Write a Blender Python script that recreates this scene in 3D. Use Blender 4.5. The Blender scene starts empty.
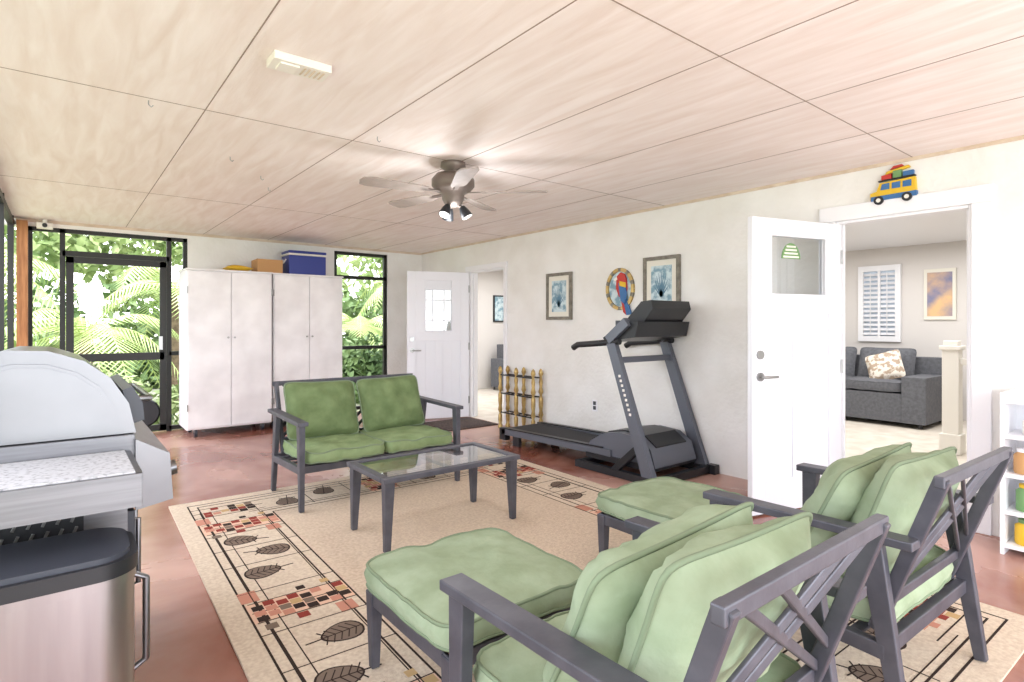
import bpy, math, random
import numpy as np
from mathutils import Vector, Matrix, noise
random.seed(3); np.random.seed(3)

# ------------------------------------------------------------------ materials
def S(r,g,b):
    def f(c):
        c/=255.0
        return c/12.92 if c<=0.04045 else ((c+0.055)/1.055)**2.4
    return (f(r),f(g),f(b),1)
def mat(name,rgb,rough=.5,metal=0,rgb2=None,scale=6,lo=.35,hi=.65,bump=0,bscale=60,detail=4,stretch=None,trans=0,emit=0,spec=.5,rough2=None,dist=0,alpha=1):
    m=bpy.data.materials.new(name); m.use_nodes=True
    nt=m.node_tree; b=nt.nodes['Principled BSDF']
    b.inputs['Base Color'].default_value=S(*rgb); b.inputs['Roughness'].default_value=rough
    b.inputs['Metallic'].default_value=metal; b.inputs['Alpha'].default_value=alpha
    b.inputs['Specular IOR Level'].default_value=spec
    tc=nt.nodes.new('ShaderNodeTexCoord'); src=tc.outputs['Object']
    if stretch:
        mp=nt.nodes.new('ShaderNodeMapping'); mp.inputs['Scale'].default_value=stretch
        nt.links.new(src,mp.inputs['Vector']); src=mp.outputs['Vector']
    if rgb2:
        n=nt.nodes.new('ShaderNodeTexNoise'); n.inputs['Scale'].default_value=scale; n.inputs['Detail'].default_value=detail; n.inputs['Distortion'].default_value=dist
        r=nt.nodes.new('ShaderNodeMapRange'); r.inputs['From Min'].default_value=lo; r.inputs['From Max'].default_value=hi
        mx=nt.nodes.new('ShaderNodeMix'); mx.data_type='RGBA'
        mx.inputs['A'].default_value=S(*rgb); mx.inputs['B'].default_value=S(*rgb2)
        nt.links.new(src,n.inputs['Vector']); nt.links.new(n.outputs['Fac'],r.inputs['Value'])
        nt.links.new(r.outputs['Result'],mx.inputs['Factor']); nt.links.new(mx.outputs['Result'],b.inputs['Base Color'])
        if rough2 is not None:
            r2=nt.nodes.new('ShaderNodeMapRange'); r2.inputs['To Min'].default_value=rough; r2.inputs['To Max'].default_value=rough2
            nt.links.new(r.outputs['Result'],r2.inputs['Value']); nt.links.new(r2.outputs['Result'],b.inputs['Roughness'])
    if bump:
        n2=nt.nodes.new('ShaderNodeTexNoise'); n2.inputs['Scale'].default_value=bscale; n2.inputs['Detail'].default_value=3
        bp=nt.nodes.new('ShaderNodeBump'); bp.inputs['Strength'].default_value=bump; bp.inputs['Distance'].default_value=.01
        nt.links.new(src,n2.inputs['Vector']); nt.links.new(n2.outputs['Fac'],bp.inputs['Height']); nt.links.new(bp.outputs['Normal'],b.inputs['Normal'])
    if emit:
        b.inputs['Emission Color'].default_value=S(*rgb); b.inputs['Emission Strength'].default_value=emit
    return m
def glassmat(name,tint,amount=.12,rough=.02):
    m=bpy.data.materials.new(name); m.use_nodes=True; nt=m.node_tree
    out=nt.nodes['Material Output']; nt.nodes.remove(nt.nodes['Principled BSDF'])
    t=nt.nodes.new('ShaderNodeBsdfTransparent'); t.inputs[0].default_value=tint
    g=nt.nodes.new('ShaderNodeBsdfGlossy'); g.inputs['Roughness'].default_value=rough
    f=nt.nodes.new('ShaderNodeLayerWeight'); f.inputs[0].default_value=.5
    p=nt.nodes.new('ShaderNodeMath'); p.operation='POWER'; p.inputs[1].default_value=4
    a=nt.nodes.new('ShaderNodeMath'); a.operation='ADD'; a.inputs[1].default_value=amount; a.use_clamp=True
    mx=nt.nodes.new('ShaderNodeMixShader')
    nt.links.new(f.outputs['Facing'],p.inputs[0]); nt.links.new(p.outputs[0],a.inputs[0]); nt.links.new(a.outputs[0],mx.inputs[0])
    nt.links.new(t.outputs[0],mx.inputs[1]); nt.links.new(g.outputs[0],mx.inputs[2]); nt.links.new(mx.outputs[0],out.inputs[0])
    return m

M_wall=mat('wall_paint',(240,239,236),.8,rgb2=(231,229,224),scale=2.5,bump=.55,bscale=26)
M_ceil=mat('ceiling_plywood',(247,238,235),.65,rgb2=(233,218,211),scale=2.8,lo=.3,hi=.72,bump=.15,bscale=25,stretch=(5,.6,1),detail=12,dist=.7)
M_seam=mat('ceiling_seam',(150,130,118),.8)
M_floor=mat('painted_concrete',(140,84,68),.18,rgb2=(194,152,138),scale=.8,lo=.41,hi=.62,bump=.05,bscale=30,detail=12,rough2=.32,dist=.5,spec=.65)  # mottled concrete; its pale tone is lightened to stand in for window sheen
M_white=mat('white_trim_paint',(240,240,243),.4)
M_doorw=mat('door_white_paint',(232,233,239),.35)
M_cab=mat('cabinet_white_paint',(248,247,248),.5,rgb2=(230,228,229),scale=3,detail=8)
M_tan=mat('tan_trim',(220,204,184),.7,rgb2=(204,184,162),scale=8)
M_wood=mat('post_wood',(176,120,72),.6,rgb2=(140,88,48),scale=6,stretch=(6,6,.6))
M_alu=mat('dark_bronze_frame',(42,42,40),.45,metal=.3)
M_grey=mat('charcoal_metal_frame',(88,88,96),.45,rgb2=(74,74,82),scale=12,metal=.3,bump=.05)
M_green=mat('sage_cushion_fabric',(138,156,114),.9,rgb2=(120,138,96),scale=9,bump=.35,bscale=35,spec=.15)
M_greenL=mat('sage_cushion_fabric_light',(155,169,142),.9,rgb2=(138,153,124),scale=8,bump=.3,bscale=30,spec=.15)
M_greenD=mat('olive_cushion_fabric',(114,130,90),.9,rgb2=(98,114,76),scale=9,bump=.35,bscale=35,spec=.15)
M_pipe=mat('cushion_piping',(118,133,106),.9)
M_glass=glassmat('table_glass',(.93,.97,.95,1),.34,.03)
M_pane=glassmat('window_pane',(.82,.86,.88,1),.2)
M_rug=mat('rug_beige',(221,205,184),1,rgb2=(204,185,164),scale=60,bump=.5,bscale=220,spec=.05)
M_rugtan=mat('rug_field_tan',(216,197,175),1,rgb2=(198,177,156),scale=60,bump=.5,bscale=220,spec=.05)
M_rugdk=mat('rug_dark_line',(60,50,46),1,spec=.05)
M_rugred=mat('rug_rust',(140,66,58),1,spec=.05)
M_rugpk=mat('rug_terracotta',(194,138,118),1,spec=.05)
M_rugpe=mat('rug_peach',(220,184,160),1,spec=.05)
M_rugbr=mat('rug_leaf_brown',(124,108,96),1,spec=.05)
M_rugtn2=mat('rug_gold',(190,160,116),1,spec=.05)
M_steel=mat('brushed_steel',(132,132,135),.42,metal=1,rgb2=(120,120,123),scale=3,bump=.04,bscale=40,stretch=(1,1,30))
M_steel2=mat('polished_steel',(134,134,137),.34,metal=1,rgb2=(122,122,125),scale=2.5,stretch=(1,3,1))
M_can=mat('trash_can_steel',(176,172,172),.3,metal=1,rgb2=(160,156,156),scale=2,stretch=(8,8,.5))
M_nickel=mat('satin_nickel',(160,160,158),.3,metal=1)
M_black=mat('black_plastic',(30,31,35),.4)
M_dkrim=mat('dark_grey_plastic',(60,63,72),.4)
M_speck=mat('speckled_shelf_top',(190,190,192),.5,rgb2=(130,130,132),scale=70,lo=.5,hi=.7)
M_tread=mat('treadmill_grey',(104,108,118),.4,metal=.4)
M_belt=mat('treadmill_belt',(48,48,52),.8)
M_brass=mat('turned_brass',(200,172,112),.3,metal=.6,rgb2=(170,140,84),scale=14)
M_mat=mat('doormat_fibre',(66,56,54),1,rgb2=(96,80,74),scale=40,bump=.6,bscale=150)
M_blue=mat('cooler_blue',(48,62,140),.45)
M_card=mat('cardboard',(190,146,98),.85)
M_yel=mat('toy_yellow',(226,184,44),.5)
M_red=mat('enamel_red',(190,56,48),.5)
M_bl2=mat('enamel_blue',(58,108,162),.5)
M_grn=mat('enamel_green',(110,152,96),.5)
M_cream=mat('cream_plastic',(236,231,222),.5)
M_frame=mat('picture_frame_grey',(136,130,118),.5,rgb2=(108,102,92),scale=20)
M_matb=mat('picture_mat_cream',(232,228,216),.8)
M_art=mat('print_blue_floral',(206,222,226),.8,rgb2=(130,162,178),scale=14,lo=.45,hi=.6)
M_frond=mat('print_palm_blue',(98,134,156),.8)
M_sofa=mat('slate_sofa_fabric',(102,103,108),.9,rgb2=(88,89,94),scale=30,bump=.2)
M_pil=mat('patterned_pillow',(226,218,206),.9,rgb2=(170,150,130),scale=16,lo=.48,hi=.55)
M_iwall=mat('interior_wall_greige',(220,215,211),.8)
M_ifloor=mat('interior_floor_pale',(222,214,202),.5,rgb2=(204,193,178),scale=5)
M_sea=mat('seascape_print',(110,120,160),.6,rgb2=(232,190,140),scale=3)
M_daypane=mat('shutter_pane',(196,210,226),.3)
M_fan=mat('fan_bronze',(112,101,94),.4,metal=.5)
M_blade=mat('fan_blade_spin_blur',(176,164,156),.6,rgb2=(158,146,138),scale=8,alpha=.6)  # see-through to suggest the blur of spinning blades
M_leaf=mat('leaf_green',(132,158,96),.6,rgb2=(192,206,146),scale=1.5,lo=.35,hi=.65)
M_leafd=mat('leaf_deep_green',(84,112,68),.6,rgb2=(140,164,104),scale=1.2,lo=.35,hi=.7)
M_palm=mat('palm_green',(150,178,96),.5,rgb2=(200,212,146),scale=2)
M_bark=mat('bark',(130,112,92),.9,rgb2=(90,76,60),scale=10,bump=.5)
M_grass=mat('gravel_and_lawn',(176,172,160),1,rgb2=(150,160,118),scale=.5,detail=8)
M_lamp=mat('lamp_glass',(250,248,240),.3,emit=.6)

# ------------------------------------------------------------------ mesh builder
class MB:
    def __init__(s): s.v=[];s.f=[];s.mi=[];s.sm=[];s.mats=[];s.T=Matrix.Identity(4)
    def m(s,mt):
        if mt not in s.mats: s.mats.append(mt)
        return s.mats.index(mt)
    def add(s,vs,fs,mt,smooth=False):
        o=len(s.v); s.v+= [s.T@Vector(p) for p in vs]; k=s.m(mt)
        for f in fs: s.f.append([o+i for i in f]); s.mi.append(k); s.sm.append(smooth)
    def box(s,a,b,mt):
        x0,y0,z0=[min(a[i],b[i]) for i in range(3)]; x1,y1,z1=[max(a[i],b[i]) for i in range(3)]
        s.add([(x0,y0,z0),(x1,y0,z0),(x1,y1,z0),(x0,y1,z0),(x0,y0,z1),(x1,y0,z1),(x1,y1,z1),(x0,y1,z1)],
              [(0,3,2,1),(4,5,6,7),(0,1,5,4),(1,2,6,5),(2,3,7,6),(3,0,4,7)],mt)
    def beam(s,p,q,w,h,mt,w1=None,h1=None,side=None):
        p=Vector(p);q=Vector(q); d=(q-p).normalized(); w1=w if w1 is None else w1; h1=h if h1 is None else h1
        if side is None: side=(1,0,0) if abs(d.x)<.9 else (0,1,0)
        sd=Vector(side); sd=(sd-d*sd.dot(d)).normalized(); up=d.cross(sd)
        vs=[]
        for c,a,b in((p,w,h),(q,w1,h1)):
            for i,j in((-1,-1),(1,-1),(1,1),(-1,1)): vs.append(c+sd*(a/2*i)+up*(b/2*j))
        s.add(vs,[(0,3,2,1),(4,5,6,7),(0,1,5,4),(1,2,6,5),(2,3,7,6),(3,0,4,7)],mt)
    def tube(s,pts,r,mt,n=10,closed=False,caps=True,radii=None):
        P=[Vector(p) for p in pts]; N=len(P); vs=[];fs=[]; prev=None
        for i,p in enumerate(P):
            if closed: d=(P[(i+1)%N]-P[i-1])
            else: d=(P[min(i+1,N-1)]-P[max(i-1,0)])
            d.normalize()
            if prev is None: a=d.orthogonal().normalized()
            else:
                a=prev-d*prev.dot(d)
                a=a.normalized() if a.length>1e-6 else d.orthogonal().normalized()
            prev=a; b=d.cross(a); rr=radii[i] if radii else r
            for k in range(n):
                t=2*math.pi*k/n; vs.append(p+a*(math.cos(t)*rr)+b*(math.sin(t)*rr))
        for i in range(N if closed else N-1):
            j=(i+1)%N
            for k in range(n):
                fs.append((i*n+k,i*n+(k+1)%n,j*n+(k+1)%n,j*n+k))
        s.add(vs,fs,mt,True)
        if caps and not closed:
            s.add(vs[:n],[tuple(range(n))[::-1]],mt); s.add(vs[-n:],[tuple(range(n))],mt)
    def cyl(s,p,q,r,mt,r1=None,n=24): s.tube([p,q],r,mt,n=n,radii=[r,r if r1 is None else r1])
    def lathe(s,c,prof,mt,n=24,axis='z'):
        vs=[];fs=[]
        for r,z in prof:
            for k in range(n):
                t=2*math.pi*k/n; a,b=math.cos(t)*r,math.sin(t)*r
                o={'z':(a,b,z),'x':(z,a,b),'y':(a,z,b)}[axis]
                vs.append((c[0]+o[0],c[1]+o[1],c[2]+o[2]))
        for i in range(len(prof)-1):
            for k in range(n): fs.append((i*n+k,i*n+(k+1)%n,(i+1)*n+(k+1)%n,(i+1)*n+k))
        s.add(vs,fs,mt,True)
        s.add(vs[:n],[tuple(range(n))[::-1]],mt); s.add(vs[-n:],[tuple(range(n))],mt)
    def prism(s,pts,ax,a,b,mt,smooth=False):
        def P(u,v,w): return {'x':(w,u,v),'y':(u,w,v),'z':(u,v,w)}[ax]
        n=len(pts); vs=[P(u,v,a) for u,v in pts]+[P(u,v,b) for u,v in pts]
        s.add(vs,[tuple(range(n)),tuple(range(n,2*n))[::-1]],mt)
        s.add(vs,[(i,i+n,(i+1)%n+n,(i+1)%n) for i in range(n)],mt,smooth)
    def cushion(s,M,w,d,h,mt,pipe,boxed=True,n=18,seed=0,wr=.006):
        def P(u,v,sg):
            r=max(abs(u),abs(v)); k=1
            if r>0: k=r/((abs(u)**9+abs(v)**9)**(1/9))
            U=u*k;V=v*k
            if boxed: f=.66+.34*(1-abs(u)**4)*(1-abs(v)**4)
            else: f=max(.0,((1-abs(u)**3.2)*(1-abs(v)**3.2)))**.55
            x=w/2*U; y=d/2*V
            if not boxed:
                x*=1-.05*(1-v*v)*abs(u); y*=1-.05*(1-u*u)*abs(v)
            z=sg*h/2*f
            nz=noise.noise(Vector((x*7+seed,y*7,sg*2+seed)))+.5*noise.noise(Vector((x*18+seed,y*18,sg)))
            z+=nz*wr*2*(f if not boxed else 1)
            return M@Vector((x,y,z))
        for sg in(1,-1):
            vs=[P(-1+2*i/n,-1+2*j/n,sg) for j in range(n+1) for i in range(n+1)]
            fs=[]
            for j in range(n):
                for i in range(n):
                    a=j*(n+1)+i; q=(a,a+1,a+n+2,a+n+1); fs.append(q if sg>0 else q[::-1])
            s.add(vs,fs,mt,True)
        ring=[(-1+2*i/n,-1) for i in range(n)]+[(1,-1+2*i/n) for i in range(n)]+[(1-2*i/n,1) for i in range(n)]+[(-1,1-2*i/n) for i in range(n)]
        top=[P(u,v,1) for u,v in ring]; bot=[P(u,v,-1) for u,v in ring]
        if boxed:
            N=len(ring); mid=[]
            for a,b,(u,v) in zip(top,bot,ring):
                m_=(a+b)/2; o=(M.to_3x3()@Vector((u if abs(u)==1 else 0,v if abs(v)==1 else 0,0))); mid.append(m_+o*.012)
            vs=top+mid+bot; fs=[]
            for i in range(N):
                j=(i+1)%N; fs+=[(i,i+N,j+N,j),(i+N,i+2*N,j+2*N,j+N)]
            s.add(vs,fs,mt,True)
            s.tube(top,.006,pipe,n=6,closed=True); s.tube(bot,.006,pipe,n=6,closed=True)
        else:
            s.tube([(a+b)/2 for a,b in zip(top,bot)],.007,pipe,n=6,closed=True)
    def build(s,name,origin=(0,0,0),loc=None,rot=0,parent=None,bevel=0):
        o=Vector(origin); me=bpy.data.meshes.new(name)
        me.from_pydata([tuple(v-o) for v in s.v],[],s.f)
        for m_ in s.mats: me.materials.append(m_)
        me.polygons.foreach_set('material_index',s.mi); me.polygons.foreach_set('use_smooth',s.sm); me.update()
        ob=bpy.data.objects.new(name,me); bpy.context.collection.objects.link(ob)
        ob.location=loc if loc is not None else origin; ob.rotation_euler=(0,0,rot)
        if parent: ob.parent=parent
        if bevel:
            b=ob.modifiers.new('bevel','BEVEL'); b.width=bevel; b.segments=2; b.limit_method='ANGLE'; b.angle_limit=math.radians(50)
        return ob
def empty(name,loc,rot=0):
    e=bpy.data.objects.new(name,None); e.location=loc; e.rotation_euler=(0,0,rot); e.empty_display_size=.1
    bpy.context.collection.objects.link(e); return e
R=math.radians
H=2.44; XR=4.53; YB=8.04; XL=-.37

# ------------------------------------------------------------------ room shell
b=MB(); b.box((XL-.1,-2.6,-.1),(XR,YB+.1,0),M_floor); b.build('floor')
b=MB(); b.box((XL-.1,-2.6,H),(XR+.12,YB+.12,H+.1),M_ceil)
for x in(.6,1.41,2.18,2.96,3.75): b.box((x-.0025,-2.6,H-.0015),(x+.0025,YB,H+.001),M_seam)
for y in(-.7,1.34,3.36,5.8): b.box((XL,y-.0025,H-.0015),(XR,y+.0025,H+.001),M_seam)
b.build('ceiling')
b=MB()
D1=(1.02,1.83,2.07); D2=(5.87,6.68,2.05)
b.box((XR,-2.6,0),(XR+.12,D1[0],H),M_wall); b.box((XR,D1[0],D1[2]),(XR+.12,D1[1],H),M_wall)
b.box((XR,D1[1],0),(XR+.12,D2[0],H),M_wall); b.box((XR,D2[0],D2[2]),(XR+.12,D2[1],H),M_wall)
b.box((XR,D2[1],0),(XR+.12,YB+.12,H),M_wall)
b.build('wall_right')
b=MB(); b.box((1.24,YB,0),(3.1,YB+.12,H),M_wall); b.box((3.94,YB,0),(XR,YB+.12,H),M_wall)
b.box((XL-.1,YB,2.37),(1.24,YB+.12,H),M_wall); b.box((3.1,YB,2.37),(3.94,YB+.12,H),M_wall)
b.build('wall_back')
b=MB(); b.box((XR-.012,-2.6,H-.022),(XR,YB,H),M_tan); b.box((XL,YB-.012,H-.03),(XR-.012,YB,H),M_tan); b.build('trim_ceiling')
b=MB(); b.box((-.36,YB-.14,0),(-.27,YB,H-.035),M_wood); b.build('corner_post')
b=MB()
for i in range(9):
    y=-2.5+i*1.3; b.box((XL-.06,y-.03,0),(XL-.01,y+.03,H),M_alu)
for z in(.03,.9,2.38): b.box((XL-.06,-2.6,z-.03),(XL-.01,YB,z+.03),M_alu)
b.build('wall_left')
def bars(b,xs,zs,x0,x1,z0,z1,y0=YB+.03,y1=YB+.08,t=.05):
    for x in xs: b.box((x-t/2,y0,z0),(x+t/2,y1,z1),M_alu)
    for z in zs: b.box((x0,y0,z-t/2),(x1,y1,z+t/2),M_alu)
b=MB(); bars(b,(-.26,.02,1.045,1.22),(2.35,),-.28,1.24,0,2.37); bars(b,(),(.95,.04),-.28,.02,0,0)
bars(b,(),(.95,.04),1.045,1.22,0,0); bars(b,(),(2.1,),.02,1.045,0,0,t=.06); b.build('window_1')
b=MB(); bars(b,(.085,.98),(2.03,.06),.05,1.01,.02,2.06,y0=YB+.0,y1=YB+.04,t=.07); b.box((.08,YB,.88),(.99,YB+.04,.97),M_alu)
b.box((.93,YB-.03,1.0),(.97,YB,1.16),M_nickel)
b.lathe((.78,YB-.015,.25),[(.15,0),(.17,.02),(.17,.03),(.15,.045)],M_black,axis='y',n=28); b.build('door_3')
b=MB(); bars(b,(3.125,3.915),(2.35,2.0,.96,.06),3.1,3.94,0,2.37); b.build('window_2')

def casing(name,D,w=.1):
    y0,y1,h=D; b=MB()
    for xa,xb in((XR-.022,XR),(XR+.12,XR+.142)):
        b.box((xa,y0-w,0),(xb,y0,h),M_white); b.box((xa,y1,0),(xb,y1+w,h),M_white)
        b.box((xa-.004,y0-w-.01,h),(xb,y1+w+.01,h+w+.01),M_white)
    b.box((XR,y0,0),(XR+.12,y0+.02,h),M_white); b.box((XR,y1-.02,0),(XR+.12,y1,h),M_white); b.box((XR,y0+.02,h-.02),(XR+.12,y1-.02,h),M_white)
    b.box((XR+.05,y0+.02,0),(XR+.07,y0+.04,h-.02),M_white); b.box((XR+.05,y1-.04,0),(XR+.07,y1-.02,h-.02),M_white)
    b.build(name,bevel=.004)
casing('trim_1',D1); casing('trim_2',D2,.06)

def leaf(name,loc,rot,W,Hh,win,shelf,muntin=False):
    b=MB(); t=.022; z0=.012
    wx0,wx1,wz0,wz1=win
    b.box((0,-t*.4,z0),(wx0,t*.4,Hh),M_doorw); b.box((wx1,-t*.4,z0),(W,t*.4,Hh),M_doorw)
    b.box((wx0,-t*.4,z0),(wx1,t*.4,wz0),M_doorw); b.box((wx0,-t*.4,wz1),(wx1,t*.4,Hh),M_doorw)
    for sg in(-1,1):
        a,c=sg*t*.4,sg*t
        def bx(x0,x1,za,zb,e=0): b.box((x0,a,za),(x1,c+sg*e,zb),M_doorw)
        st=.12
        bx(0,st,z0,Hh); bx(W-st,W,z0,Hh); bx(st,W-st,z0,.24); bx(st,W-st,Hh-.12,Hh)
        bx(st,W-st,wz0-.14,wz0-.02); bx(W/2-.05,W/2+.05,.24,wz0-.14)
        if wx0>st: bx(st,wx0,wz0-.02,Hh-.12); bx(wx1,W-st,wz0-.02,Hh-.12)
        for x0,x1,za,zb in((wx0-.02,wx1+.02,wz0-.025,wz0),(wx0-.02,wx1+.02,wz1,wz1+.025),(wx0-.02,wx0,wz0,wz1),(wx1,wx1+.02,wz0,wz1)):
            b.box((x0,a,za),(x1,c+sg*.008,zb),M_doorw)
    b.add([(wx0,0,wz0),(wx1,0,wz0),(wx1,0,wz1),(wx0,0,wz1)],[(0,1,2,3)],M_pane)
    if muntin:
        for fx in(.28,.72): x=wx0+(wx1-wx0)*fx; b.box((x-.006,-.012,wz0),(x+.006,.012,wz1),M_doorw)
        for fz in(.25,.75): z=wz0+(wz1-wz0)*fz; b.box((wx0,-.012,z-.006),(wx1,.012,z+.006),M_doorw)
    else:
        cx=(wx0+wx1)/2+.05; zc=wz0+.25
        arch=[(cx+.09*math.cos(R(i*12)),zc+.11*math.sin(R(i*12))) for i in range(16)]
        b.prism(arch,'y',-.002,.002,M_grn)
        for k in range(4): b.box((cx-.075+.01*k,-.004,zc+.006+.024*k),(cx+.075-.01*k,.004,zc+.02+.024*k),M_cream)
    for sg in(-1,1):
        for z in(.95,1.1): b.lathe((W-.065,sg*t,z),[(.03,-.012),(.03,.012)],M_nickel,axis='y')
        b.tube([(W-.065,sg*t,.95),(W-.065,sg*(t+.05),.95),(W-.1,sg*(t+.055),.95),(W-.18,sg*(t+.05),.95)],.009,M_nickel)
    for z in(.25,1.0,1.8): b.cyl((0,0.026,z-.05),(0,.026,z+.05),.008,M_nickel)
    return b.build(name,loc=loc,rot=rot,bevel=.003)
leaf('door_1',(XR-.03,1.80,0),R(180-15.5),.86,2.04,(.17,.69,1.52,1.94),True)
leaf('door_2',(XR-.03,6.66,0),R(180-20),.86,2.03,(.25,.61,1.22,1.78),False,True)

# ------------------------------------------------------------------ interior room beyond
XI=9.6
b=MB(); b.box((XR,-1.6,-.1),(XI+.1,9.5,-.002),M_ifloor); b.build('floor_interior')
b=MB(); b.box((XR+.12,-1.6,H),(XI+.1,9.5,H+.1),M_white); b.build('ceiling_interior')
b=MB(); b.box((XI,-1.6,0),(XI+.1,9.5,H),M_iwall); b.build('wall_interior_back')
b=MB(); b.box((XR+.12,-1.7,0),(XI+.1,-1.6,H),M_iwall); b.build('wall_interior_near')
b=MB(); b.box((XR+.12,9.4,0),(XI+.1,9.5,H),M_iwall); b.build('wall_interior_far')
b=MB(); x=XI-.05
for a in((2.98,3.05,1.05,2.18),(3.47,3.54,1.05,2.18),(3.05,3.47,1.05,1.13),(3.05,3.47,2.1,2.18)): b.box((x,a[0],a[2]),(XI,a[1],a[3]),M_white)
b.box((x,3.245,1.13),(XI,3.275,2.1),M_white)
for i in range(14):
    z=1.165+i*.068
    for ya,yb in((3.05,3.245),(3.275,3.47)): b.beam((x+.02,ya,z),(x+.02,yb,z),.06,.008,M_white,side=(1,0,.7))
for yy in(3.15,3.37): b.box((x-.012,yy-.006,1.16),(x-.004,yy+.006,2.07),M_white)
b.box((XI-.008,3.05,1.13),(XI-.002,3.47,2.1),M_daypane); b.build('window_3')
b=MB(); b.box((XI-.03,2.33,1.37),(XI-.002,2.7,2.08),M_matb); b.box((XI-.034,2.37,1.42),(XI-.03,2.66,2.03),M_sea); b.build('framed_picture',bevel=.003,origin=(XI,2.5,1.7))
b=MB(); ox,oy=8.35,2.35
b.box((ox,oy,.06),(ox+.95,oy+1.9,.42),M_sofa)
b.cushion(Matrix.Translation((ox+.38,oy+.62,.5)),.75,.75,.16,M_sofa,M_sofa); b.cushion(Matrix.Translation((ox+.38,oy+1.35,.5)),.75,.7,.16,M_sofa,M_sofa)
b.box((ox+.72,oy,.42),(ox+.95,oy+1.9,.86),M_sofa); b.box((ox-.02,oy-.02,.06),(ox+.9,oy+.24,.64),M_sofa)
b.cushion(Matrix.Translation((ox+.62,oy+.62,.74))@Matrix.Rotation(R(-75),4,'Y'),.5,.7,.2,M_sofa,M_sofa,False)
b.cushion(Matrix.Translation((ox+.62,oy+1.35,.74))@Matrix.Rotation(R(-75),4,'Y'),.5,.7,.2,M_sofa,M_sofa,False)
b.cushion(Matrix.Translation((ox+.36,oy+.55,.74))@Matrix.Rotation(R(-62),4,'Y')@Matrix.Rotation(R(20),4,'Z'),.42,.42,.15,M_pil,M_pil,False)
for dx in(.06,.86):
    for dy in(.06,1.82): b.cyl((ox+dx,oy+dy,0),(ox+dx,oy+dy,.06),.025,M_black)
b.build('sofa',origin=(ox,oy,0),bevel=.03)
b=MB(); px,py=7.1,1.76
b.box((px-.07,py-.07,0),(px+.07,py+.07,1.05),M_cream); b.box((px-.09,py-.09,0),(px+.09,py+.09,.2),M_cream); b.box((px-.09,py-.09,1.05),(px+.09,py+.09,1.09),M_cream)
b.box((px-.06,py-.06,1.09),(px+.06,py+.06,1.14),M_cream); b.box((px-.035,py-1.6,.9),(px+.035,py-.07,.96),M_cream)
for i in range(12): b.cyl((px,py-.2-i*.12,0),(px,py-.2-i*.12,.9),.018,M_cream)
b.build('stair_newel_post',origin=(px,py,0),bevel=.006)
b=MB(); b.box((6.9,8.2,.06),(7.7,9.1,.42),M_sofa); b.box((6.9,8.95,.42),(7.7,9.2,.9),M_sofa); b.box((6.75,8.2,.06),(6.92,9.2,.62),M_sofa); b.box((7.68,8.2,.06),(7.85,9.2,.62),M_sofa)
b.cushion(Matrix.Translation((7.3,8.55,.49)),.7,.7,.15,M_sofa,M_sofa); 
for x in(6.8,7.8):
    for y in(8.25,9.15): b.cyl((x,y,0),(x,y,.07),.02,M_black)
b.build('armchair',origin=(7.3,8.7,0),bevel=.02)
b=MB(); b.box((6.95,9.37,1.35),(7.35,9.398,1.9),M_black); b.box((6.98,9.365,1.38),(7.32,9.372,1.87),M_art); b.build('framed_picture',origin=(7.1,9.4,1.6))

# ------------------------------------------------------------------ rug
RW,RL=2.86,4.12
b=MB(); b.box((-RW/2,-RL/2,0),(RW/2,RL/2,.012),M_rug)
z=.0128
def rect(x0,y0,x1,y1,mt,dz=0): b.box((x0,y0,.011),(x1,y1,z+dz),mt)
hx,hy=RW/2,RL/2
rect(-hx+.56,-hy+.56,hx-.56,hy-.56,M_rugtan,-.0004)
t=.009
for ins in(.1,.155,.50,.56):
    x0,x1,y0,y1=-hx+ins,hx-ins,-hy+ins,hy-ins
    rect(x0,y0,x0+t,y1,M_rugdk); rect(x1-t,y0,x1,y1,M_rugdk); rect(x0,y0,x1,y0+t,M_rugdk,.0001); rect(x0,y1-t,x1,y1,M_rugdk,.0001)
def leafm(cx,cy,ang,l=.092,w=.076):
    b.T=Matrix.Translation((cx,cy,0))@Matrix.Rotation(ang,4,'Z')
    def oval(k,mt,dz):
        pts=[]
        for i in range(24):
            a=2*math.pi*i/24; pts.append((l*k*math.cos(a),w*k*math.sin(a)*(1-.25*math.cos(a))))
        b.prism(pts,'z',.011,z+dz,mt)
    oval(1,M_rugdk,.0003); oval(.9,M_rugbr,.0006)
    b.box((-l,-.003,.012),(l*1.7,.003,z+.001),M_rugdk)
    for i in range(-2,3):
        x=i*l*.34
        for sg in(-1,1): b.beam((x,0,z),(x+l*.3,sg*w*.72,z),.005,.0022,M_rugdk,side=(0,1,0))
    b.T=Matrix.Identity(4)
sq=[M_rugred,M_rugdk,M_rugtn2,M_rugbr,M_rugdk,M_rugred,M_rugpk,M_rugpk]
def mosaic(cx,cy,horiz,n=8,rows=2):
    for i in range(n):
        for r in range(rows):
            o=(i-(n-1)/2)*.054; off=(r-(rows-1)/2)*.056+(.014 if i%2 else -.014)
            if (i+r)%2==0 and random.random()<.4: continue
            x,y=(cx+o,cy+off) if horiz else (cx+off,cy+o)
            s_=.024
            rect(x-s_,y-s_,x+s_,y+s_,random.choice(sq),.0005)
    L=.22
    for k in(-.1,0,.1):
        if horiz: rect(cx-L,cy+k-.003,cx+L,cy+k+.003,M_rugdk,.0003)
        else: rect(cx+k-.003,cy-L,cx+k+.003,cy+L,M_rugdk,.0003)
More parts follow.
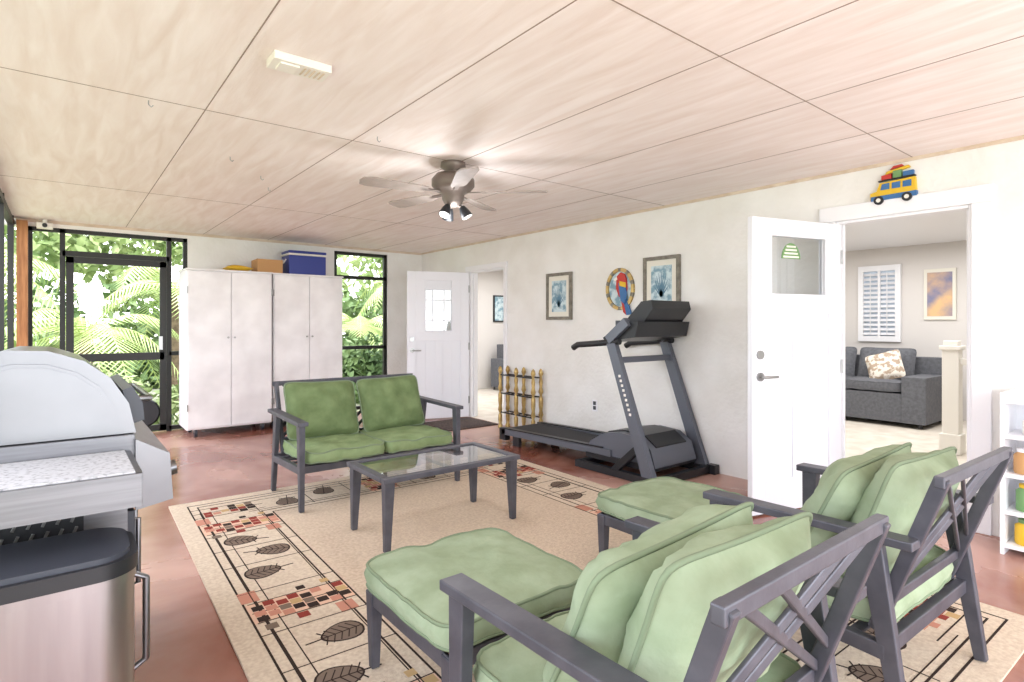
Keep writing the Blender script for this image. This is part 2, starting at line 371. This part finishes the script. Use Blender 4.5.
for sx in(-1,1):
    cx=sx*(hx-.33)
    for i,cy in enumerate((-1.44,-1.16,-.6,-.3,.52,.8,1.06)):
        leafm(cx+.06*(1 if i%2 else -1),cy,R(180*(i%2)+random.uniform(-20,20)))
    for k,cy in enumerate((-.88,.08,1.36)):
        rect(cx-.23,cy-.1,cx+.23,cy+.1,M_rugpe,-.0002)
        mosaic(cx+.01,cy,True,8,3)
        rect(cx-.23,cy+.12,cx-.15,cy+.24,M_rugpk,.0002); rect(cx+.12,cy-.22,cx+.2,cy-.12,M_rugpk,.0002); rect(cx-.05,cy-.16,cx+.0,cy-.11,M_rugred,.0004); rect(cx+.02,cy+.12,cx+.06,cy+.16,M_rugdk,.0004); rect(cx+.14,cy+.13,cx+.18,cy+.17,M_rugtn2,.0004); rect(cx-.19,cy-.18,cx-.14,cy-.13,M_rugbr,.0004)
    for dx in(-.18,-.12,.16): rect(cx+dx,-1.75,cx+dx+.005,1.75,M_rugdk,.0002)
    for cy in(-1.3,-1.02,-.45,-.14,.3,.66,.93,1.2): rect(cx-.23,cy,cx+.23,cy+.005,M_rugdk,.0002)
    for sy in(-1,1): mosaic(cx,sy*(hy-.33),True,6,3)
for sy in(-1,1):
    cy=sy*(hy-.33)
    for i,cx in enumerate((-.72,-.42,.42,.72)): leafm(cx,cy+.05*(1 if i%2 else -1),R(90+random.uniform(-25,25)))
    rect(-.12,cy-.2,.12,cy+.2,M_rugpe,-.0002); mosaic(0,cy,False,7,4)
    for dy in(-.14,.1): rect(-1.0,cy+dy,1.0,cy+dy+.005,M_rugdk,.0002)
    for cx in(-.57,-.25,.25,.57): rect(cx,cy-.2,cx+.006,cy+.2,M_rugdk,.0002)
b.build('area_rug',loc=(1.98,2.6,0.001),rot=R(-1.5))
ZR=.0165
# ------------------------------------------------------------------ patio seating (local +y = front)
def seat(name,loc,rot,W,n_c,extra,mt,mt2):
    root=empty(name,loc,rot); b=MB(); h=W/2; g=M_grey
    for s_ in(-1,1):
        x=s_*h
        b.beam((x,.36,0),(x,.345,.60),.033,.036,g,.042,.068)
        b.beam((x,.40,.605),(x,-.33,.62),.072,.028,g)
        b.beam((x,-.30,0),(x,-.20,.61),.032,.04,g,.036,.075)
        b.beam((x*.985-s_*.035,-.20,.30),(x*.985-s_*.035,-.385,.83),.028,.042,g)
        b.beam((x,.34,.28),(x,-.25,.26),.035,.05,g)
    b.beam((-h,.33,.28),(h,.33,.28),.05,.035,g,side=(0,0,1)); b.beam((-h,-.24,.27),(h,-.24,.27),.05,.035,g,side=(0,0,1))
    for i in range(5):
        y=-.15+i*.11; b.beam((-h+.02,y,.28),(h-.02,y,.28),.04,.012,g,side=(0,1,0))
    def pl(x,zz,o=0): return (x,-.20-(zz-.32)*.363-o,zz)
    hw=h-.045
    b.beam(pl(-hw-.03,.82),pl(hw+.03,.82),.036,.028,g,side=(0,0,1)); b.beam(pl(-hw,.40),pl(hw,.40),.036,.024,g,side=(0,0,1))
    nb=max(1,round(W/.7))
    for i in range(nb):
        xa=-hw+2*hw*i/nb; xb=-hw+2*hw*(i+1)/nb; e=.05
        for k,(p,q) in enumerate((((xa,.42),(xb-e,.81)),((xa+e,.81),(xb,.42)),((xa,.49),(xb-.18,.81)),((xa+.18,.81),(xb,.49)))):
            b.beam(pl(*p,o=.004*(k%2)),pl(*q,o=.004*(k%2)),.026,.012,g,side=(0,0,1))
        if i: b.beam(pl(xa,.40),pl(xa,.82),.04,.024,g)
    b.build('frame',parent=root,bevel=.004)
    c=MB(); cw=(W-.07)/n_c
    for i in range(n_c):
        x=-W/2+.035+cw*(i+.5)
        c.cushion(Matrix.Translation((x,.075,.36)),cw-.01,.62,.115,mt,M_pipe,True,seed=i*3.1+loc[0],wr=.008)
    c.build('seat_cushion',parent=root)
    c=MB()
    for i in range(n_c):
        x=-W/2+.035+cw*(i+.5)
        Mx=Matrix.Translation((x,-.165,.618))@Matrix.Rotation(R((-1 if i else 1)*1.5),4,'Y')@Matrix.Rotation(R(-70),4,'X')
        c.cushion(Mx,cw-(.02 if n_c>1 else .04),.46,.19,mt2,M_pipe,False,seed=i*5.3+loc[1],wr=.018)
        if extra:
            Mx=Matrix.Translation((x-.02,.0,.60))@Matrix.Rotation(R(-3),4,'Y')@Matrix.Rotation(R(-63),4,'X')
            c.cushion(Mx,cw-.03,.47,.2,mt2,M_pipe,False,seed=9+loc[0],wr=.02)
    c.build('back_cushions',parent=root)
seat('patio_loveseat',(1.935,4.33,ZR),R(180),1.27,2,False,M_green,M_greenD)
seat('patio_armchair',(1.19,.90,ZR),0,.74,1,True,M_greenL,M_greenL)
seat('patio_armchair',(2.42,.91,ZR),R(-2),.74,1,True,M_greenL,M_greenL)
def ottoman(loc,rot,w,d):
    root=empty('patio_ottoman',loc,rot); b=MB()
    for sx in(-1,1):
        for sy in(-1,1):
            x,y=sx*(w/2-.04),sy*(d/2-.04); b.beam((x,y,0),(x,y,.29),.032,.032,M_grey,.05,.05)
    for sy in(-1,1): b.box((-w/2+.02,sy*(d/2-.04)-.018,.24),(w/2-.02,sy*(d/2-.04)+.018,.295),M_grey)
    for sx in(-1,1): b.box((sx*(w/2-.04)-.018,-d/2+.02,.24),(sx*(w/2-.04)+.018,d/2-.02,.295),M_grey)
    for i in range(4): b.box((-w/2+.05,-d/2+.1+i*.13,.28),(w/2-.05,-d/2+.14+i*.13,.292),M_grey)
    b.build('frame',parent=root,bevel=.004)
    c=MB(); c.cushion(Matrix.Translation((0,0,.355)),w,d,.11,M_greenL,M_pipe,True,seed=loc[0]*3,n=22,wr=.006); c.build('cushion',parent=root)
ottoman((1.2,1.74,ZR),0,.62,.62); ottoman((2.51,1.82,ZR),0,.60,.56)

# coffee table
root=empty('coffee_table',(1.905,3.2,ZR)); b=MB(); w,d=.98,.54
for sx in(-1,1):
    for sy in(-1,1): b.beam((sx*(w/2-.035),sy*(d/2-.04),0),(sx*(w/2-.045),sy*(d/2-.045),.40),.035,.035,M_grey,.06,.06)
b.box((-w/2,d/2-.05,.395),(w/2,d/2,.425),M_grey); b.box((-w/2,-d/2,.395),(w/2,-d/2+.05,.425),M_grey)
b.box((w/2-.05,-d/2+.05,.395),(w/2,d/2-.05,.425),M_grey); b.box((-w/2,-d/2+.05,.395),(-w/2+.05,d/2-.05,.425),M_grey)
b.box((-.015,-d/2+.05,.392),(.015,d/2-.05,.405),M_grey)
b.build('frame',parent=root,bevel=.004)
b=MB(); b.add([(-w/2+.05,-d/2+.05,.418),(w/2-.05,-d/2+.05,.418),(w/2-.05,d/2-.05,.418),(-w/2+.05,d/2-.05,.418)],[(0,1,2,3)],M_glass); b.build('glass_top',parent=root)

# ------------------------------------------------------------------ treadmill
b=MB(); xl,xr=3.80,4.42
b.box((xl+.07,3.45,.13),(xr-.07,4.94,.165),M_belt)
for x in(xl+.035,xr-.035):
    b.beam((x,4.98,.13),(x,3.4,.165),.07,.06,M_tread); b.beam((x,4.96,.168),(x,3.5,.203),.06,.012,M_black)
b.cyl((xl+.02,4.96,.12),(xr-.02,4.96,.12),.045,M_black); b.box((xl,4.92,.04),(xl+.07,5.02,.17),M_black); b.box((xr-.07,4.92,.04),(xr,5.02,.17),M_black)
for x in(xl+.035,xr-.035): b.box((x-.02,4.7,0),(x+.02,4.8,.11),M_black)
prof=[(3.72,.13),(3.66,.24),(3.5,.33),(3.32,.365),(3.1,.35),(2.98,.27),(2.93,.12)]
b.prism(prof,'x',xl+.02,xr-.02,M_tread,True); b.prism([(y*1.0,zz+.012) for y,zz in prof[1:6]]+[(3.0,.2),(3.6,.2)],'x',xl+.1,xr-.1,M_black)
b.box((xl,2.95,.09),(xr,3.7,.14),M_black)
for x in(xl-.06,xr+.06):
    b.beam((x,2.8,.035),(x,3.75,.035),.06,.06,M_black); b.box((x-.035,2.78,0),(x+.035,2.86,.08),M_black)
    b.beam((x,2.92,.04),(x,3.33,1.16),.055,.11,M_tread,.05,.09)
    b.beam((x,3.3,.05),(x,3.02,.3),.05,.06,M_black)
    b.tube([(x,3.24,1.16),(x,3.36,1.15),(x,3.6,1.13),(x,3.74,1.12),(x,3.8,1.09)],.028,M_black,n=12)
    b.beam((x,3.36,1.17),(x,3.15,1.33),.06,.08,M_tread)
for y in(2.86,3.7): b.beam((xl-.06,y,.04),(xr+.04,y,.04),.06,.06,M_black)
b.beam((xl-.06,3.27,1.0),(xr+.04,3.27,1.0),.05,.05,M_tread)
b.prism([(3.42,1.15),(3.44,1.19),(3.2,1.33),(3.05,1.33),(3.08,1.2)],'x',xl-.05,xr+.05,M_black)
b.prism([(3.3,1.25),(3.32,1.29),(3.1,1.5),(3.0,1.51),(2.98,1.44),(3.12,1.27)],'x',xl+.05,xr-.03,M_black)
b.beam((4.11,3.265,1.36),(4.11,3.13,1.475),.34,.012,M_dkrim)
for x in(xl+.0,xr+.0): b.cyl((x,3.28,1.25),(x,3.28,1.34),.045,M_dkrim)
for i in range(9):
    u=.45+i*.035; x=xl-.06-.0285; p=Vector((x,2.92+.41*u,.04+1.12*u)); b.box(p+Vector((0,-.012,0)),p+Vector((.003,.012,.022)),M_cream)
b.build('treadmill',origin=(4.08,3.7,0),bevel=.006)

# ------------------------------------------------------------------ grill
b=MB(); lid=[(-.31,.935),(-.32,1.06),(-.29,1.14),(-.22,1.19),(-.13,1.22),(-.03,1.215),(.06,1.18),(.13,1.12),(.18,1.03),(.2,.935)]
b.prism(lid,'y',2.37,3.08,M_steel2,True)
b.prism([(x*1.03+.0,z_*1.0+(.008 if z_>.95 else 0)) for x,z_ in lid],'y',2.355,2.385,M_steel2,True)
b.prism([(-.055+(x+.055)*.86,.935+(z_-.935)*.84+.01) for x,z_ in lid],'y',2.345,2.357,M_steel2)
b.prism([(-.055+(x+.055)*.80,.935+(z_-.935)*.78+.016) for x,z_ in lid],'y',2.340,2.347,M_steel2)
b.lathe((-.2,2.33,.99),[(.022,0),(.022,.012)],M_black,axis='y'); b.beam((-.2,2.335,.93),(-.2,2.335,1.0),.03,.01,M_nickel)
b.prism([(.17,1.08),(.2,1.09),(.23,1.03),(.235,.97),(.2,.96)],'y',2.40,3.05,M_dkrim)
b.tube([(.2,2.46,1.04),(.255,2.46,1.04),(.255,2.99,1.04),(.2,2.99,1.04)],.012,M_steel2)
b.box((-.31,2.33,.78),(.2,3.12,.932),M_steel)
b.prism([(.2,.92),(.3,.86),(.31,.70),(.2,.68)],'y',2.3,3.14,M_steel2)
for y in(2.42,2.6,2.78,2.96):
    b.cyl((.305,y,.78),(.335,y,.785),.03,M_steel2,.026); b.cyl((.3,y,.78),(.312,y,.78),.038,M_black)
b.box((-.30,2.33,.06),(.18,2.35,.78),M_steel); b.box((-.30,3.1,.06),(.18,3.12,.78),M_steel); b.box((-.31,2.33,.05),(.18,3.12,.08),M_dkrim)
b.box((-.31,2.35,.08),(-.29,3.1,.78),M_dkrim)
b.box((.18,2.34,.09),(.2,2.71,.67),M_dkrim); b.box((.18,2.73,.09),(.2,3.11,.67),M_dkrim)
for y in(2.66,2.78): b.tube([(.2,y,.3),(.24,y,.3),(.24,y,.55),(.2,y,.55)],.009,M_steel2)
b.box((-.28,2.322,.60),(.06,2.331,.78),M_black)
for j in range(3):
    for i in range(9): b.beam((-.26+i*.036,2.32,.62+j*.052),(-.246+i*.036,2.32,.655+j*.052),.008,.006,M_nickel,side=(1,0,0))
b.box((-.33,1.96,.79),(.175,2.32,.872),M_steel2); b.box((-.32,1.965,.872),(.17,2.32,.885),M_speck)
b.box((-.335,1.95,.785),(.185,1.965,.88),M_steel); b.box((.17,1.96,.785),(.188,2.32,.88),M_steel)
b.beam((-.2,2.2,.8),(-.2,2.33,.72),.03,.02,M_steel); b.beam((.1,2.2,.8),(.1,2.33,.72),.03,.02,M_steel)
for y in(2.4,3.05):
    for x in(-.27,.15): b.cyl((x-.015,y,.03),(x+.015,y,.03),.03,M_black)
b.build('barbecue_grill',origin=(-.05,2.7,0),bevel=.004)
b=MB()
def rr(x0,x1,y0,y1,r,n=8):
    p=[]
    for cx,cy,a0 in((x1-r,y1-r,0),(x0+r,y1-r,90),(x0+r,y0+r,180),(x1-r,y0+r,270)):
        for i in range(n+1):
            a=R(a0+90*i/n); p.append((cx+r*math.cos(a),cy+r*math.sin(a)))
    return p
b.prism(rr(-.32,.165,1.84,2.15,.09),'z',.03,.62,M_can,True); b.prism(rr(-.315,.16,1.845,2.145,.09),'z',0,.03,M_black,True)
b.prism(rr(-.328,.173,1.832,2.158,.1),'z',.635,.675,M_black,True); b.prism(rr(-.31,.155,1.85,2.14,.085),'z',.675,.69,M_dkrim,True)
b.prism(rr(-.324,.169,1.836,2.154,.095),'z',.61,.635,M_can,True)
b.box((-.15,1.78,.02),(0,1.84,.035),M_can)
b.tube([(.165,2.0,.3),(.2,2.0,.32),(.2,2.0,.56),(.165,2.0,.58)],.01,M_steel2)
b.build('trash_can',origin=(-.08,2.0,0),bevel=.005)

# ------------------------------------------------------------------ cabinet
def cabinet(x0,x1,y0,y1,z1):
    b=MB(); b.box((x0,y0+.02,.09),(x1,y1,z1),M_cab); b.box((x0-.01,y0,z1),(x1+.01,y1,z1+.02),M_cab)
    xm=(x0+x1)/2
    for a,c in((x0+.01,xm-.004),(xm+.004,x1-.01)): b.box((a,y0,.11),(c,y0+.02,z1-.01),M_cab)
    for s_ in(-1,1): b.cyl((xm+s_*.035,y0-.02,1.15),(xm+s_*.035,y0,1.15),.011,M_nickel)
    for zz in(.35,1.7):
        for xx in(x0+.005,x1-.005): b.cyl((xx,y0-.004,zz-.04),(xx,y0-.004,zz+.04),.006,M_nickel,n=8)
    for x in(x0+.1,x1-.1):
        for y in(y0+.08,y1-.08):
            b.cyl((x-.015,y,.045),(x+.015,y,.045),.045,M_dkrim); b.box((x-.02,y-.02,.05),(x+.02,y+.02,.09),M_nickel)
    b.build('storage_cabinet',origin=((x0+x1)/2,y0,0),bevel=.004)
cabinet(1.13,2.06,7.38,7.93,1.93); cabinet(2.085,2.98,7.42,7.93,1.93)
b=MB(); z0=1.951; b.box((2.3,7.5,z0),(2.78,7.82,z0+.25),M_blue); b.box((2.29,7.49,z0+.25),(2.79,7.83,z0+.275),M_cream); b.box((2.295,7.495,z0+.275),(2.785,7.825,z0+.31),M_blue)
b.tube([(2.29,7.6,z0+.2),(2.26,7.6,z0+.15),(2.26,7.72,z0+.15),(2.29,7.72,z0+.2)],.01,M_cream); b.build('cooler_box',origin=(2.54,7.66,z0),bevel=.01)
b=MB(); b.box((1.92,7.5,z0),(2.22,7.8,z0+.17),M_card); b.beam((1.92,7.5,z0+.17),(1.86,7.5,z0+.13),.01,.004,M_card); b.box((1.92,7.64,z0+.168),(2.22,7.66,z0+.172),M_tan); b.build('cardboard_box',origin=(2.07,7.65,z0))
b=MB(); b.cushion(Matrix.Translation((1.72,7.62,z0+.043)),.3,.25,.07,M_yel,M_yel,False); b.build('folded_float',origin=(1.72,7.62,z0))

# rack by far door
b=MB(); X=4.36
for y in(5.74,5.42,5.1):
    prof=[(.03,0),(.03,.03),(.018,.05),(.026,.1),(.026,.16),(.014,.19),(.03,.23),(.02,.28),(.026,.34),(.026,.42),(.014,.46),(.03,.5),(.018,.56),(.024,.62),(.014,.68),(.03,.72),(.02,.76),(.004,.78)]
    b.lathe((X,y,0),prof,M_brass,n=16); b.lathe((X+.12,y,0),prof,M_brass,n=16)
for zz in(.2,.44,.67):
    for x in(X,X+.12): b.cyl((x,5.1,zz),(x,5.74,zz),.009,M_black,n=8)
    for i in range(5): b.cyl((X,5.17+i*.13,zz),(X+.12,5.17+i*.13,zz),.006,M_black,n=6)
b.build('turned_post_rack',origin=(X,5.4,0))
b=MB(); b.box((3.72,5.92,0.0),(4.46,6.6,.014),M_mat); b.box((3.78,5.98,.012),(4.40,6.54,.018),M_mat); b.build('door_mat',origin=(4.1,6.3,0))

# ------------------------------------------------------------------ wall art
def picture(y0,y1,z0,z1):
    b=MB(); x=XR-.003
    for a in((y0,y1,z0,z0+.035),(y0,y1,z1-.035,z1),(y0,y0+.035,z0+.035,z1-.035),(y1-.035,y1,z0+.035,z1-.035)): b.box((x-.03,a[0],a[2]),(x,a[1],a[3]),M_frame)
    b.box((x-.015,y0+.03,z0+.03),(x-.001,y1-.03,z1-.03),M_matb); b.box((x-.017,y0+.09,z0+.09),(x-.015,y1-.09,z1-.09),M_art)
    yc=(y0+y1)/2; zb=z0+.12
    for k in range(9):
        a=R(-60+15*k); l=.12+.04*math.cos(a)
        b.beam((x-.018,yc,zb+.03),(x-.018,yc+math.sin(a)*l*.7,zb+.03+math.cos(a)*l*1.5),.02,.002,M_frond,.004,.002,side=(0,1,0))
    b.build('framed_print',origin=(x,yc,z0),bevel=.003)
picture(4.61,5.03,1.36,1.90); picture(3.18,3.60,1.42,1.96)
b=MB(); cy,cz=3.91,1.65
def P2(pts,a,c,mt): b.prism([(cy-u,cz+v) for u,v in pts],'x',XR-a,XR-c,mt)
ring=[(.17*math.cos(R(i*12)),.02+.2*math.sin(R(i*12))) for i in range(30)]
for i in range(30):
    p,q=ring[i],ring[(i+1)%30]; b.beam((XR-.012,cy-p[0],cz+p[1]),(XR-.012,cy-q[0],cz+q[1]),.022,.035,[M_brass,M_frame,M_brass][i%3],side=(1,0,0))
P2([(.15*math.cos(R(i*15)),.02+.18*math.sin(R(i*15))) for i in range(24)],.008,.0,M_art)
P2([(-.03,.15),(.02,.19),(.07,.17),(.09,.12),(.1,.02),(.06,-.08),(0,-.06),(-.04,.03)],.03,.008,M_red)
P2([(.0,.08),(.09,.06),(.11,-.04),(.08,-.14),(.03,-.1)],.04,.03,M_bl2)
P2([(.02,.1),(.1,.08),(.1,.03),(.02,.05)],.045,.04,M_yel)
P2([(.04,-.07),(.09,-.08),(.16,-.24),(.1,-.25)],.03,.008,M_bl2); P2([(.02,-.06),(.05,-.07),(.1,-.25),(.06,-.22)],.032,.008,M_red)
P2([(-.03,.15),(-.07,.12),(-.05,.1),(-.02,.12)],.032,.008,M_cream)
b.build('parrot_plaque',origin=(XR,cy,cz))
b=MB(); cy,cz=1.45,2.13
P2([(-.14,.05),(-.14,.1),(-.1,.11),(-.08,.165),(.13,.175),(.14,.05)],.03,0,M_yel)
P2([(-.135,.045),(-.135,.075),(.14,.08),(.14,.045)],.034,0,M_bl2)
for u0,u1 in((-.075,-.02),(-.005,.045),(.06,.11)): P2([(u0,.115),(u0+.01 if u0<-.05 else u0,.155),(u1,.158),(u1,.115)],.034,.03,M_bl2)
for u in(-.085,.085):
    b.lathe((XR-.04,cy-u,cz+.045),[(.03,0),(.03,.035)],M_black,axis='x'); b.lathe((XR-.043,cy-u,cz+.045),[(.014,0),(.014,.03)],M_cream,axis='x')
P2([(-.09,.175),(-.09,.182),(.13,.19),(.13,.18)],.03,0,M_black)
P2([(-.07,.185),(-.07,.215),(-.01,.22),(-.01,.187)],.03,0,M_red); P2([(0,.188),(0,.235),(.05,.238),(.05,.188)],.028,0,M_grn); P2([(.06,.19),(.06,.22),(.12,.222),(.12,.19)],.03,0,M_bl2)
P2([(-.05,.22),(-.04,.24),(.09,.262),(.1,.245)],.02,0,M_yel); P2([(-.02,.25),(.0,.27),(.05,.275),(.06,.262)],.02,0,M_red)
b.build('camper_van_plaque',origin=(XR,cy,cz))
b=MB(); b.box((XR-.008,4.235,.37),(XR,4.305,.49),M_white); b.box((XR-.011,4.25,.385),(XR-.006,4.29,.425),M_dkrim); b.box((XR-.011,4.25,.435),(XR-.006,4.29,.475),M_dkrim); b.build('wall_outlet',origin=(XR,4.27,.43))
b=MB(); b.box((-.2,YB-.12,H-.1),(-.06,YB-.02,H-.04),M_cream); b.cyl((-.13,YB-.12,H-.07),(-.13,YB-.15,H-.07),.022,M_black); b.box((-.15,YB-.09,H-.04),(-.11,YB-.05,H-.0),M_cream); b.build('electrical_box',origin=(-.13,YB-.07,H-.07),bevel=.004)  # small electrical box with a camera-like nose

# ------------------------------------------------------------------ ceiling items
b=MB(); fx,fy=2.16,3.39
b.lathe((fx,fy,0),[(.085,H),(.09,H-.035),(.05,H-.06),(.05,H-.075),(.12,H-.085),(.15,H-.12),(.15,H-.165),(.12,H-.20),(.08,H-.22),(.075,H-.26),(.06,H-.29),(.03,H-.31)],M_fan,n=32)
for k in range(5):
    a=R(-42+72*k); b.T=Matrix.Translation((fx,fy,H-.21))@Matrix.Rotation(a,4,'Z')@Matrix.Rotation(R(9),4,'X')
    b.beam((.1,0,0),(.24,0,0),.03,.008,M_fan)
    pts=[(.2,-.04),(.24,-.055),(.6,-.07),(.65,-.055),(.665,0),(.65,.055),(.6,.07),(.24,.055),(.2,.04)]
    b.prism(pts,'z',-.004,.004,M_blade); b.T=Matrix.Identity(4)
for k in range(3):
    a=R(200+120*k); d=Vector((math.cos(a),math.sin(a),0)); p=Vector((fx,fy,H-.28))
    q=p+d*.06+Vector((0,0,-.03)); e=q+d*.04+Vector((0,0,-.07))
    b.tube([p,q],.01,M_fan); b.tube([q,q.lerp(e,.4),e],.02,M_black,radii=[.02,.032,.042],n=16); b.cyl(e,e+(e-q)*.02,.036,M_lamp)
b.build('ceiling_fan',origin=(fx,fy,H))
b=MB(); b.box((.69,2.44,H-.035),(.93,2.56,H-.001),M_cream); b.box((.72,2.46,H-.042),(.80,2.54,H-.033),M_cream)
for i in range(5): b.box((.82+i*.02,2.46,H-.038),(.828+i*.02,2.54,H-.034),M_tan)
b.build('smoke_detector',origin=(.8,2.5,H),bevel=.006)
b=MB()
for x,y in((1.5,3.2),(1.2,4.6),(1.35,4.95),(.35,3.4),(.9,4.2)):
    b.tube([(x,y,H),(x,y,H-.02),(x+.012,y,H-.03),(x+.02,y,H-.02)],.003,M_nickel,n=6)
b.build('ceiling_hooks')

# ------------------------------------------------------------------ bookshelf at right
b=MB(); x0,x1,y0,y1,ht=4.2,4.5,.12,.82,.92
b.box((x0,y0,0),(x1,y0+.02,ht),M_white); b.box((x0,y1-.02,0),(x1,y1,ht),M_white); b.box((x1-.01,y0,0),(x1,y1,ht),M_white)
for zz in(.05,.24,.45,.67,.87): b.box((x0,y0+.02,zz-.01),(x1,y1-.02,zz+.012),M_white)
b.build('white_bookshelf',origin=(4.35,.5,0),bevel=.002)
b=MB()
def jar(x,y,z_,r,h,mt,cap): b.lathe((x,y,z_),[(r*.9,0),(r,.01),(r,h*.75),(r*.6,h*.85),(r*.6,h*.88)],mt,n=20); b.lathe((x,y,z_),[(r*.68,h*.87),(r*.68,h)],cap,n=20)
jar(4.28,.73,.463,.045,.14,M_card,M_white); jar(4.3,.62,.463,.04,.16,M_red,M_black); jar(4.27,.5,.463,.04,.15,M_cream,M_bl2)
jar(4.28,.72,.253,.045,.15,M_grn,M_yel); jar(4.3,.6,.253,.05,.17,M_bl2,M_white); jar(4.28,.72,.063,.05,.14,M_yel,M_grn); jar(4.3,.58,.063,.05,.15,M_grn,M_white); jar(4.3,.7,.683,.04,.1,M_cream,M_tan)
b.build('shelf_bottles_and_jars',origin=(4.28,.6,0))

# ------------------------------------------------------------------ garden
b=MB(); b.box((-40,-30,-.3),(45,50,-.15),M_grass); b.build('ground')
def leaves(name,blobs,N,size,mt):
    blobs=np.array(blobs); k=np.random.randint(0,len(blobs),N); B=blobs[k]
    d=np.random.normal(size=(N,3)); d/=np.linalg.norm(d,axis=1)[:,None]
    c=B[:,:3]+d*B[:,3:4]*np.random.uniform(.75,1.05,(N,1))
    a=np.random.normal(size=(N,3)); a/=np.linalg.norm(a,axis=1)[:,None]
    q=np.cross(a,d+np.random.normal(size=(N,3))*.5); q/=np.linalg.norm(q,axis=1)[:,None]
    s=size*np.random.uniform(.6,1.4,(N,1))
    V=np.stack([c-a*s,c+q*s*.4,c+a*s,c-q*s*.4],1).reshape(-1,3); V[:,2]=np.maximum(V[:,2],-.14)
    me=bpy.data.meshes.new(name); F=np.arange(4*N).reshape(N,4)
    me.from_pydata(V.tolist(),[],F.tolist()); me.materials.append(mt); me.update()
    o=bpy.data.objects.new(name,me); bpy.context.collection.objects.link(o)
U=random.uniform
leaves('garden_hedge',[(U(-4,12),U(15,16),U(0,1.9),U(.4,.8)) for _ in range(80)],17000,.15,M_leafd)
leaves('tree_canopy',[(U(-4,14),U(19,22),U(2.4,6.5),U(.7,1.3)) for _ in range(56)],10500,.2,M_leaf)
leaves('garden_shrub',[(U(-.4,2.4),U(8.9,9.3),U(0,.45),U(.2,.35)) for _ in range(20)],4500,.07,M_leaf)
leaves('garden_shrub',[(U(3.6,5.4),U(10.1,10.3),U(0,.8),U(.2,.4)) for _ in range(24)],5000,.08,M_leafd)
leaves('side_hedge',[(U(-8,-7),U(6,14),U(0,1.8),U(.5,.9)) for _ in range(30)],6000,.15,M_leafd)
def palm(x,y,h,n,L,seed):
    rd=random.Random(seed); b=MB()
    b.tube([(x,y,-.2),(x+.05,y,h*.5),(x,y,h)],.08,M_bark,n=10,radii=[.12,.09,.07])
    for k in range(n):
        a=2*math.pi*k/n+rd.uniform(-.2,.2); up=rd.uniform(.3,1.1); d=Vector((math.cos(a),math.sin(a),0)); sd=Vector((-d.y,d.x,0))
        pts=[]
        for i in range(15):
            t_=i/14; pts.append(Vector((x,y,h))+d*(L*t_*(1-.15*t_))+Vector((0,0,L*(up*t_-1.15*t_*t_))))
        b.tube(pts,.01,M_palm,n=5,radii=[.018-.001*i for i in range(15)])
        for i in range(1,15):
            for jj in(0,.5):
                p=pts[i-1].lerp(pts[i],jj); tt=(i-1+jj)/14; l=L*.32*math.sin(math.pi*min(1,tt*.85+.15))
                tan=(pts[i]-pts[i-1]).normalized()
                for s_ in(-1,1):
                    e=p+sd*s_*l*.85+tan*l*.45+Vector((0,0,-l*.35)); w_=tan*.02
                    b.add([p-w_,p+w_,e],[(0,1,2)],M_palm)
    b.build('palm_tree',origin=(x,y,0))
palm(.3,11.6,1.1,12,1.8,1); palm(1.7,12.6,1.9,11,1.9,2); palm(-1.1,12.6,2.2,11,1.9,3); palm(5.2,12.0,1.2,12,1.5,4); palm(6.8,12.8,2.2,12,1.7,5)

# ------------------------------------------------------------------ light
w=bpy.data.worlds.new('world'); bpy.context.scene.world=w; w.use_nodes=True; nt=w.node_tree; bg=nt.nodes['Background']
sky=nt.nodes.new('ShaderNodeTexSky'); sky.sky_type='NISHITA'; sky.sun_disc=False; sky.sun_elevation=R(55); sky.air_density=1; sky.dust_density=3
hs=nt.nodes.new('ShaderNodeMix'); hs.data_type='RGBA'; hs.inputs['Factor'].default_value=.85; hs.inputs['B'].default_value=(4.05,4.1,4.4,1)
nt.links.new(sky.outputs[0],hs.inputs['A']); nt.links.new(hs.outputs['Result'],bg.inputs['Color']); bg.inputs['Strength'].default_value=1.08
def light(name,typ,loc,rot,e,size=1,sy=None,col=(1,1,1)):
    l=bpy.data.lights.new(name,typ); l.energy=e; l.color=col
    if typ=='AREA':
        l.size=size
        if sy: l.shape='RECTANGLE'; l.size_y=sy
    if typ=='POINT': l.shadow_soft_size=size
    o=bpy.data.objects.new(name,l); o.location=loc; o.rotation_euler=rot; bpy.context.collection.objects.link(o); return o
s=light('sun','SUN',(0,0,10),(R(32),R(-8),0),2.8); s.data.angle=R(3)
light('rear_fill','AREA',(1.9,-2.3,1.5),(R(90),0,0),46,4.2,2.2,(.95,.98,1))  # added fill panel behind the camera, standing in for daylight
light('ceiling_fill','AREA',(1.4,-1.6,.9),(R(132),0,0),64,3.6,2.0,(.88,.93,1))  # added unseen uplight behind the camera, brightens the ceiling
light('fan_lamp','POINT',(fx,fy,1.98),(0,0,0),22,.15,None,(.95,.97,1))
light('interior_fill','AREA',(7.3,2.3,2.38),(0,0,0),110,3,3)  # added fill panel to brighten the room beyond, no fixture modelled
light('hall_fill','AREA',(6.4,7.6,2.38),(0,0,0),70,2,2)  # added fill panel for the view through the far doorway

# ------------------------------------------------------------------ camera
cam=bpy.data.cameras.new('camera'); co=bpy.data.objects.new('camera',cam); bpy.context.collection.objects.link(co)
co.location=(0,0,1.31); co.rotation_euler=(R(90),0,R(-38.4)); cam.sensor_width=36; cam.lens=20.04; cam.shift_y=-.0166; cam.clip_start=.05
bpy.context.scene.camera=co
bpy.context.scene.view_settings.view_transform='Standard'
